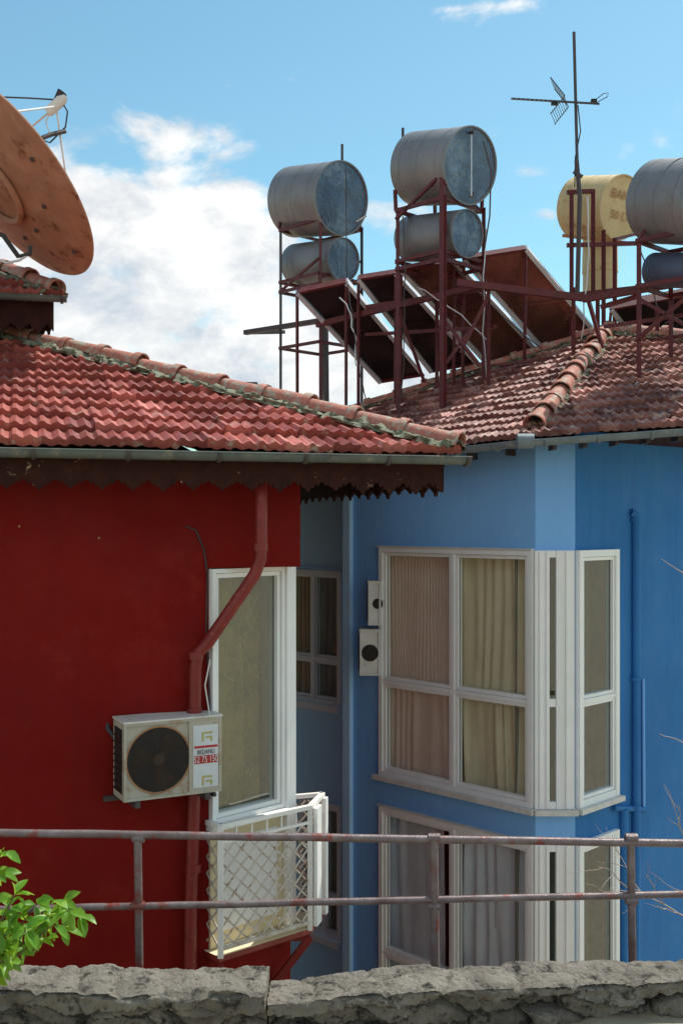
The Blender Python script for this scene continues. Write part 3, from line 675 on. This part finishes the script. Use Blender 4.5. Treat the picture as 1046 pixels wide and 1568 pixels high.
for px,yb,yt in ((872,540,292),(905,452,290),(921,530,352),(938,520,365)):
    mb.angle(P(px,yb,13.9),P(px,yt,13.9),.055,'iron')
mb.beam(P(868,294,13.9),P(908,292,13.9),.05,.05,'iron'); mb.beam(P(868,375,13.9),P(975,372,13.9),.05,.05,'iron'); mb.beam(P(868,452,13.9),P(975,440,13.9),.05,.05,'iron'); mb.beam(P(940,366,13.9),P(985,355,14.4),.04,.04,'iron')
mb.build('stand',t4)
sf=empty('steel_support_frame'); mb=MB()
mb.beam(P(485,497,14.2),P(740,436,13.0),.06,.07,'iron'); mb.beam(P(700,432,12.8),P(897,456,12.6),.07,.08,'iron'); mb.beam(P(893,458,12.6),P(1060,430,12.0),.07,.07,'iron')
mb.beam(P(560,470,13.8),P(760,440,13.2),.05,.05,'iron'); mb.beam(P(760,500,13),P(560,512,14),.04,.04,'iron')
mb.beam(P(920,470,12.6),P(980,452,12.4),.05,.05,'iron'); mb.beam(P(900,455,12.8),P(925,540,12.8),.04,.04,'iron')
for px,y0_,y1_ in ((606,420,590),(745,440,600),(875,440,545),(912,455,535),(1003,470,545)):
    mb.angle(P(px,y1_,13.0),P(px,y0_,13.0),.05,'iron')
mb.beam(P(606,460,13.3),P(650,585,13.6),.03,.03,'iron'); mb.beam(P(925,500,12.6),P(1060,480,12.2),.04,.04,'iron'); mb.beam(P(745,560,13.2),P(880,545,13.2),.04,.03,'iron'); mb.beam(P(1000,520,12.4),P(1060,512,12.2),.04,.04,'iron')
rnd=random.Random(3)
for (a,b,c_) in (((532,430),(545,540),(560,610)),((617,330),(625,480),(612,640)),((745,350),(735,500),(748,600)),((520,455),(545,470),(545,560)),((690,400),(760,480),(830,535)),((980,380),(1010,450),(1015,560)),((900,300),(905,400),(890,520)),((640,440),(700,470),(745,520)),((1010,520),(1025,450),(1040,560))):
    p=[P(*a,13.1),P(*b,13.0),P(*c_,13.1)]; pts=[]
    for i in range(13):
        t=i/12; q=p[0]*(1-t)**2+p[1]*2*t*(1-t)+p[2]*t*t; pts.append(q+V((.03*noise.noise(V((i*.5,a[0],0))),0,.03*noise.noise(V((i*.5,a[1],5))))))
    mb.tube(pts,.008,rnd.choice(['irondk','alu']),6)
mb.build('beams_and_pipes',sf)
def collector(c,Yt,Yb,k):
    e=empty('solar_collector'); mb=MB()
    TL,TR,BR,BL=P(*c[0],Yt),P(*c[1],Yt-.05),P(*c[2],Yb-.05),P(*c[3],Yb)
    n=(TR-TL).cross(BL-TL).normalized()
    if n.z<0:n=-n
    mb.hexa([TL,TR,BR,BL,TL+n*.07,TR+n*.07,BR+n*.07,BL+n*.07],k)
    for a,b in ((TL,BL),(TR,BR)): mb.beam(a+n*.01,b+n*.01,.05,.16,'alu',up=n)
    for a,b in ((TL,TR),(BL,BR)): mb.beam(a+n*.02,b+n*.02,.03,.13,'iron',up=n)
    m1=TL.lerp(BL,.5);m2=TR.lerp(BR,.5); mb.beam(m1-n*.02,m2-n*.02,.04,.02,k,up=n)
    for a in (TL,TR):
        mb.beam(a-n*.03,V((a.x,a.y+.1,max(nLz(a.x,a.y),zTop))),.03,.03,'iron')
    mb.build('collector_body',e)
collector([(455,447),(530,431),(648,572),(582,583)],13.9,14.8,'panel')
collector([(549,426),(606,417),(730,554),(660,567)],13.8,14.6,'panel')
collector([(614,412),(696,399),(824,537),(744,553)],13.6,14.4,'panelr')
collector([(710,395),(805,380),(930,530),(838,541)],13.4,14.2,'panelr')
collector([(935,470),(1100,440),(1120,520),(990,545)],13.4,14.2,'panel')
# ================================================================= ANTENNA
an_=empty('tv_antenna'); mb=MB(); Y=13.6
mb.tube([P(879,48,Y),P(884,250,Y)],.02,'irondk',8); mb.tube([P(883,245,Y),P(888,300,Y),P(884,455,Y)],.03,'irondk',8)
mb.beam(P(878,262,Y),P(892,270,Y),.05,.03,'irondk')
a,b=P(783,150,Y+.3),P(918,158,Y-.2); mb.beam(a,b,.022,.022,'irondk')
for i in range(12):
    q=a.lerp(b,.02+i*.052); dv=V((.05,.16,.06)); mb.tube([q-dv,q+dv],.005,'irondk',5)
for sg in (1,-1):
    c0=P(868,154,Y); 
    for i in range(8):
        q=c0+V((-.02-.022*i,0,sg*(.03+.026*i))); mb.tube([q-V((.07,.2,0)),q+V((.07,.2,0))],.004,'irondk',5)
    for s_ in (-1,1): mb.tube([c0+V((s_*.06,s_*.18,0)),c0+V((s_*.06-.18,s_*.18,sg*.23))],.006,'irondk',5)
mb.box(P(848,157,Y)-V((.03,.03,.02)),V((.08,0,0)),V((0,.06,0)),V((0,0,.04)),'black'); mb.box(P(905,155,Y)-V((0,.03,.02)),V((.07,0,0)),V((0,.06,0)),V((0,0,.05)),'black')
c=P(912,152,Y); mb.tube([c,c+V((.10,0,.08)),c+V((.16,0,.09)),c+V((.15,0,.04)),c+V((.02,0,-.03))],.006,'irondk',5)
mb.tube([P(885,160,Y),P(889,200,Y),P(881,240,Y),P(880,285,Y)],.008,'cable',5)
mb.build('mast_and_elements',an_)
# ================================================================= SATELLITE DISH
sd=empty('satellite_dish'); mb=MB()
c=P(12,268,10.0); N=V((.62,.40,.67)).normalized(); R=1.07
x=V((.735,0,-.678)); x=(x-N*x.dot(N)).normalized(); y=N.cross(x)
rings=20;S=72
for sh in (0,.018):
    base=len(mb.v)
    for i in range(rings+1):
        rr=R*i/rings
        for j in range(S):
            t=2*math.pi*j/S; mb.v.append(c+(x*math.cos(t)+y*math.sin(t))*max(rr,.001)+N*(.17*(i/rings)**2-.17-sh))
    for i in range(rings):
        for j in range(S):
            j2=(j+1)%S; mb.f.append((base+i*S+j,base+i*S+j2,base+(i+1)*S+j2,base+(i+1)*S+j)); mb.mi.append(mb.m('dish'))
rim=[c+(x*math.cos(2*math.pi*j/S)+y*math.sin(2*math.pi*j/S))*(R+.005)-N*.008 for j in range(S+1)]
mb.tube(rim,.014,'dish',6,False)
mb.build('reflector',sd)
mb=MB()
bk=lambda r,t:c+(x*math.cos(t)+y*math.sin(t))*r*R+N*(.17*r*r-.17-.02)
mb.tube([bk(.34,2*math.pi*j/32)-N*.03 for j in range(33)],.03,'dish',8,False)
for (rr,t) in ((.5,.25),(.86,.1),(.62,-.5),(.8,-1.1),(.55,.9)):
    q=bk(rr,t); mb.tube([q,q-N*.02],.022,'irondk',8)
cb=c-N*.2; mb.tube([cb,cb-N*.3,V((cb.x-.35,cb.y,cb.z-.5)),V((cb.x-.35,cb.y,cb.z-1.6))],.05,'irondk',12)
lnb=P(86,162,10.4)
for t in (.5,-1.45,2.2):
    q=c+(x*math.cos(t)+y*math.sin(t))*R; mb.tube([q,lnb],.010,'acwhite',6)
mb.tube([lnb-V((.08,0,.06)),lnb+V((.05,0,.06)),lnb+V((.09,0,.10))],[.05,.055,.03],'acwhite',14)
mb.tube([lnb+V((.0,0,.05)),lnb+V((.06,0,.14))],[.03,.05],'cable',12)
mb.tube([lnb+V((.04,0,.07)),lnb+V((.11,0,-.05)),lnb+V((.09,0,-.2)),lnb+V((-.06,0,-.35)),P(60,212,10.2)],.008,'cable',6)
mb.tube([P(56,214,10.2),P(78,205,10.3),P(100,200,10.4)],.022,'irondk',8)
mb.tube([lnb+V((-.04,0,-.02)),lnb+V((-.1,0,-.15)),lnb+V((-.05,0,-.3))],.007,'acwhite',6)
mb.tube([P(-40,146,10.2),P(40,149,10.3),P(92,152,10.4)],.008,'cable',6)
mb.tube([P(-20,352,9.6),P(5,360,9.6),P(28,392,9.6),P(46,388,9.6),P(46,376,9.6)],.022,'cable',8); mb.tube([P(-20,390,9.6),P(10,402,9.6),P(30,398,9.6),P(42,390,9.6)],.012,'alu',8)
mb.build('feed_and_mount',sd)
# ================================================================= RAILING
ra=empty('metal_railing'); mb=MB()
def rail(a,b,r):
    pts=[]
    for i in range(21):
        q=a.lerp(b,i/20); pts.append(q+V((0,.006*noise.noise(V((i*.6,1,0))),.005*noise.noise(V((i*.6,4,0))))))
    mb.tube(pts,r,'rail',12)
rail(P(-120,1274,6.3),P(1180,1294,6.3),.024); rail(P(-120,1396,6.3),P(1180,1367,6.3),.021)
for px in (212,665,967):
    mb.tube([P(px-1,1286,6.3),P(px+3,1600,6.3)],.027 if px==665 else .024,'rail',12)
    for yy in (1284,1388): 
        q=P(px,yy-(9 if px>900 and yy>1300 else 0),6.3); mb.tube([q-V((.034,0,0)),q+V((.034,0,0))],.028,'rail',10)
mb.build('rails_and_posts',ra)
# ================================================================= STONE WALL
def stonewall(name,x0,x1,zt,yf,yb,seed,zbot=H-2.95,caph=.15):
    bm=bmesh.new(); path=[]
    st=.010
    n1=int(.62/st)
    for i in range(n1+1): path.append((yf,-.62+.62*i/n1,0))
    n2=int((yb-yf)/st)
    for i in range(1,n2+1): path.append((yf+(yb-yf)*i/n2,0,1))
    for i in range(1,8): path.append((yb,-.05*i,2))
    path.append((yb,-6,2))
    nx=int((x1-x0)/st); cols=[]
    for i in range(nx+1):
        x=x0+(x1-x0)*i/nx; col=[]
        ztop_=zt(x)
        for (y,dz,side) in path:
            zz_=ztop_+dz; p=V((x,y,zz_+seed))
            n1_=noise.fractal(p*2.2,.9,2.1,5); n2_=noise.fractal(p*13,.6,2.1,5)
            wx=x+.06*noise.noise(p*6); wz=dz+.04*noise.noise(p*5+V((9,0,0)))
            vd,vp=noise.voronoi(V((wx*3.1+seed,wz*7.5 if side==0 else 3.3,(y*2.2 if side==1 else 0)))); 
            crack=max(0,1-(vd[1]-vd[0])/.12); cell=noise.cell(vp[0]*5)
            d=.022*n1_+.011*n2_; yy=y; z=zz_
            ch=caph+.03*noise.noise(V((x*2.5,seed,0)))
            if side==0:
                rec=0
                if wz<-ch: rec=.055+.035*max(0,1-abs(wz+ch)/.025)
                k=1 if wz<-ch else .25
                edge=max(0,1-abs(dz)/.035)
                d+= -rec+k*(.07*(cell-.5)-.06*crack+.012*n2_)-.022*edge**2
                yy=y-d; z-=.014*edge**2+.008*n2_
            elif side==1:
                e=min(y-yf,yb-y); z+=d*.75+.010*(cell-.5)-.016*crack-.014*max(0,1-e/.035)**2
            else: yy=y+d
            col.append(bm.verts.new((x+.008*n2_,yy,z)))
        cols.append(col)
    for i in range(nx):
        for j in range(len(path)-1):
            f=bm.faces.new((cols[i][j],cols[i+1][j],cols[i+1][j+1],cols[i][j+1])); f.smooth=True
    bm.faces.new([c for c in cols[-1]]); bm.faces.new([c for c in reversed(cols[0])])
    me=bpy.data.meshes.new(name); bm.to_mesh(me); bm.free(); me.materials.append(M['stone']); me.set_sharp_from_angle(angle=math.radians(60))
    o=bpy.data.objects.new(name,me); scene.collection.objects.link(o); return o
sw=empty('stone_wall')
xs=(408-CX)/F*5.6
o=stonewall('left_run',-2.6,xs,lambda x:H-2.385+.015*math.sin(x*2),5.48,5.82,3,caph=.115); o.parent=sw
o=stonewall('right_run',xs+.006,2.6,lambda x:H-2.465+.052*(x-xs)+.012*math.sin(x*3),5.55,5.86,11,caph=.075); o.parent=sw
# ================================================================= GROUND
def grid(name,x0,x1,y0,y1,n,zf,mat):
    bm=bmesh.new(); vs=[[bm.verts.new((x0+(x1-x0)*i/n,y0+(y1-y0)*j/n,zf(x0+(x1-x0)*i/n,y0+(y1-y0)*j/n))) for j in range(n+1)] for i in range(n+1)]
    for i in range(n):
        for j in range(n): bm.faces.new((vs[i][j],vs[i+1][j],vs[i+1][j+1],vs[i][j+1])).smooth=True
    me=bpy.data.meshes.new(name); bm.to_mesh(me); bm.free(); me.materials.append(M[mat]); o=bpy.data.objects.new(name,me); scene.collection.objects.link(o); return o
grid('ground',-3000,3000,-3000,3000,20,lambda x,y:0,'ground')
grid('terrace',-8,8,-6,5.7,160,lambda x,y:H-2.80+.02*noise.noise(V((x*6,y*6,0)))+.24*max(0,min(1,(x-.2)/1.2))*max(0,min(1,(y-4.6)/.8)),'ground')
# ================================================================= PLANTS
def leaf(mb,base,d,up,L,Wd):
    d=d.normalized(); s=d.cross(up).normalized(); n=s.cross(d); b=len(mb.v)
    prof=[(0,.05),(.2,.6),(.45,1),(.7,.8),(.9,.35),(1,.0)]
    for t,w in prof:
        p=base+d*L*t-n*L*.3*t*t
        mb.v+= [p-s*Wd*w*.5+n*Wd*.22*w,p,p+s*Wd*w*.5+n*Wd*.22*w]
    for i in range(5):
        for q in (0,1): mb.f.append((b+i*3+q,b+i*3+q+1,b+i*3+q+4,b+i*3+q+3)); mb.mi.append(mb.m('leaf'))
def shrub():
    e=empty('leafy_shrub'); lf=MB(); st=MB(); rnd=random.Random(11)
    root=P(-80,1560,4.9)
    tips=[(2,1305),(0,1340),(22,1372),(55,1385),(95,1380),(122,1402),(40,1425),(12,1455),(-10,1400),(-20,1340),(30,1398),(80,1402),(5,1475),(15,1390),(65,1405),(105,1395),(75,1388),(0,1430)]
    for (px,py) in tips:
        Y=4.9+rnd.uniform(-.2,.25); tip=P(px,py,Y); a=root; mid_=a.lerp(tip,.5)+V((rnd.uniform(-.05,.02),rnd.uniform(-.05,.05),-.03))
        pts=[]
        for i in range(9):
            t=i/8; pts.append(a*(1-t)**2+mid_*2*t*(1-t)+tip*t*t)
        st.tube(pts,[.009*(1-.7*i/8) for i in range(9)],'stem',6)
        for i in range(6,9):
            for q in range(4 if i<8 else 7):
                dr=V((rnd.uniform(-1,1),rnd.uniform(-.9,.5),rnd.uniform(-.9,.6)))
                L=rnd.uniform(.04,.10); leaf(lf,pts[i]+dr*.01,dr,V((rnd.uniform(-.8,.8),rnd.uniform(-.9,0),1)),L,L*rnd.uniform(.45,.62))
    lf.build('leaves',e,ang=80,recalc=False); st.build('stems',e)
shrub()
def twigs():
    e=empty('bare_shrub'); mb=MB(); rnd=random.Random(21); Y=6.9
    def br(a,d,L,r,dep):
        pts=[a];n=7
        for i in range(n):
            d=(d+V((rnd.uniform(-.25,.25),rnd.uniform(-.2,.2),rnd.uniform(-.22,.25)))).normalized(); pts.append(pts[-1]+d*L/n)
        mb.tube(pts,[r*(1-.65*i/n) for i in range(n+1)],'twig',5)
        if dep>0:
            for i in (2,3,4,5,6):
                if rnd.random()<.7: br(pts[i],(d+V((rnd.uniform(-.9,.5),rnd.uniform(-.5,.5),rnd.uniform(-.8,.9)))).normalized(),L*rnd.uniform(.4,.6),r*.6,dep-1)
    br(P(1085,1420,Y),V((-1,0,.35)),.75,.006,2); br(P(1080,1370,Y),V((-1,-.1,.1)),.5,.005,1); br(P(1075,1300,Y),V((-.8,0,.4)),.4,.005,1)
    br(P(1075,895,Y),V((-1,0,.75)),.3,.005,0); br(P(1070,1150,Y),V((-1,0,.6)),.3,.005,0)
    mb.tube([P(1110,2100,Y),P(1100,1600,Y),P(1095,1420,Y),P(1085,1150,Y),P(1080,880,Y)],[.03,.022,.016,.010,.006],'twig',8)
    mb.build('branches',e)
twigs()
# ================================================================= SKY / SUN
el=math.radians(60); hx,hy=.75,.66; s_=V((hx*math.cos(el),hy*math.cos(el),math.sin(el)))
L=bpy.data.lights.new('sun','SUN'); L.energy=5.0; L.angle=math.radians(.5); L.color=(1,.95,.87)
so=bpy.data.objects.new('sun',L); scene.collection.objects.link(so); so.rotation_euler=s_.to_track_quat('Z','Y').to_euler(); so.location=(10,10,30)
w=bpy.data.worlds.new('World'); scene.world=w; w.use_nodes=True; nt=w.node_tree; bg=nt.nodes['Background']; bg.inputs[1].default_value=.145
sky=nd(nt,'ShaderNodeTexSky',sky_type='NISHITA'); sky.sun_disc=False; sky.sun_elevation=el; sky.sun_rotation=math.atan2(hx,hy); sky.dust_density=.6; sky.ozone_density=1.5; sky.air_density=1.0
tc=nd(nt,'ShaderNodeTexCoord').outputs['Generated']
def cdir(px,py): return V(((px-CX)/F,1,(HY-py)/F)).normalized()
def mth(op,a,b=None,clamp=False):
    m=nd(nt,'ShaderNodeMath',operation=op); m.use_clamp=clamp
    for i,v in enumerate((a,b)):
        if v is None: continue
        if hasattr(v,'links'): nt.links.new(v,m.inputs[i])
        else: m.inputs[i].default_value=v
    return m.outputs[0]
def blob(px,py,rx,rz,amt):
    c=cdir(px,py); sub=nd(nt,'ShaderNodeVectorMath',operation='SUBTRACT'); nt.links.new(tc,sub.inputs[0]); sub.inputs[1].default_value=c
    ml=nd(nt,'ShaderNodeVectorMath',operation='MULTIPLY'); nt.links.new(sub.outputs[0],ml.inputs[0]); ml.inputs[1].default_value=(F/rx,F/rx*.8,F/rz)
    ln=nd(nt,'ShaderNodeVectorMath',operation='LENGTH'); nt.links.new(ml.outputs[0],ln.inputs[0])
    mr=nd(nt,'ShaderNodeMapRange',interpolation_type='SMOOTHSTEP'); nt.links.new(ln.outputs['Value'],mr.inputs[0]); mr.inputs[1].default_value=0;mr.inputs[2].default_value=1;mr.inputs[3].default_value=amt;mr.inputs[4].default_value=0
    return mr.outputs[0]
mp=nd(nt,'ShaderNodeMapping'); mp.inputs['Scale'].default_value=(1,1,1.7); nt.links.new(tc,mp.inputs[0])
n1=noi(nt,mp.outputs[0],9,11,.60,.35); n2=noi(nt,mp.outputs[0],26,8,.65)
tot=None
for b in ((130,320,250,130,.36),(60,270,150,80,.36),(250,400,280,120,.38),(60,450,320,170,.38),(220,520,600,120,.38),(270,205,230,50,.28),(330,280,190,90,.26),(400,350,200,90,.24),(60,560,560,130,.36),(590,335,150,40,.16),(810,262,70,22,.26),(835,328,60,20,.26),(700,18,80,28,.28),(780,5,80,24,.28),(500,590,620,100,.34),(430,450,240,120,.22)):
    q=blob(*b); tot=q if tot is None else mth('ADD',tot,q)
tot=mth('MINIMUM',tot,.46)
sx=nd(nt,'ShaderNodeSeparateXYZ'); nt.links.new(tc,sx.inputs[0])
fill_cloud=nd(nt,'ShaderNodeMapRange',interpolation_type='SMOOTHSTEP'); nt.links.new(sx.outputs['Y'],fill_cloud.inputs[0]); fill_cloud.inputs[1].default_value=.35;fill_cloud.inputs[2].default_value=-.5;fill_cloud.inputs[3].default_value=0;fill_cloud.inputs[4].default_value=.29  # unseen cloud bank behind the camera, added as white fill light
tot=mth('MAXIMUM',tot,fill_cloud.outputs[0])
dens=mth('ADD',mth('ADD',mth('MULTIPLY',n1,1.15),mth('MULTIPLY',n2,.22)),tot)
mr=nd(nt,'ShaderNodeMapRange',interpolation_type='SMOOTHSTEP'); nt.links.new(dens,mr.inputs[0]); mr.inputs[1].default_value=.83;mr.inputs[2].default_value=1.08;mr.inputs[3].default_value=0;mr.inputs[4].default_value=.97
shade=ramp(nt,[(.38,(4.3,4.75,5.3)),(.50,(6.1,6.2,6.3)),(.60,(7.4,7.4,7.3))],noi(nt,mp.outputs[0],11,8,.62,.2))
skyc=mixc(nt,sky.outputs[0],(.90,1.24,1.10),1.0,'MULTIPLY')
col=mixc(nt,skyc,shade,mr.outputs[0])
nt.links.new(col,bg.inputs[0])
# ================================================================= CAMERA
cam=bpy.data.cameras.new('camera'); co=bpy.data.objects.new('camera',cam); scene.collection.objects.link(co)
co.location=(0,0,H); co.rotation_euler=(math.radians(90),0,0); cam.sensor_fit='HORIZONTAL'; cam.sensor_width=36; cam.lens=F/1046*36; cam.shift_y=16/1046; cam.clip_end=8000; cam.clip_start=.05
scene.camera=co
scene.view_settings.view_transform='Standard'; scene.view_settings.look='None'; scene.view_settings.exposure=0
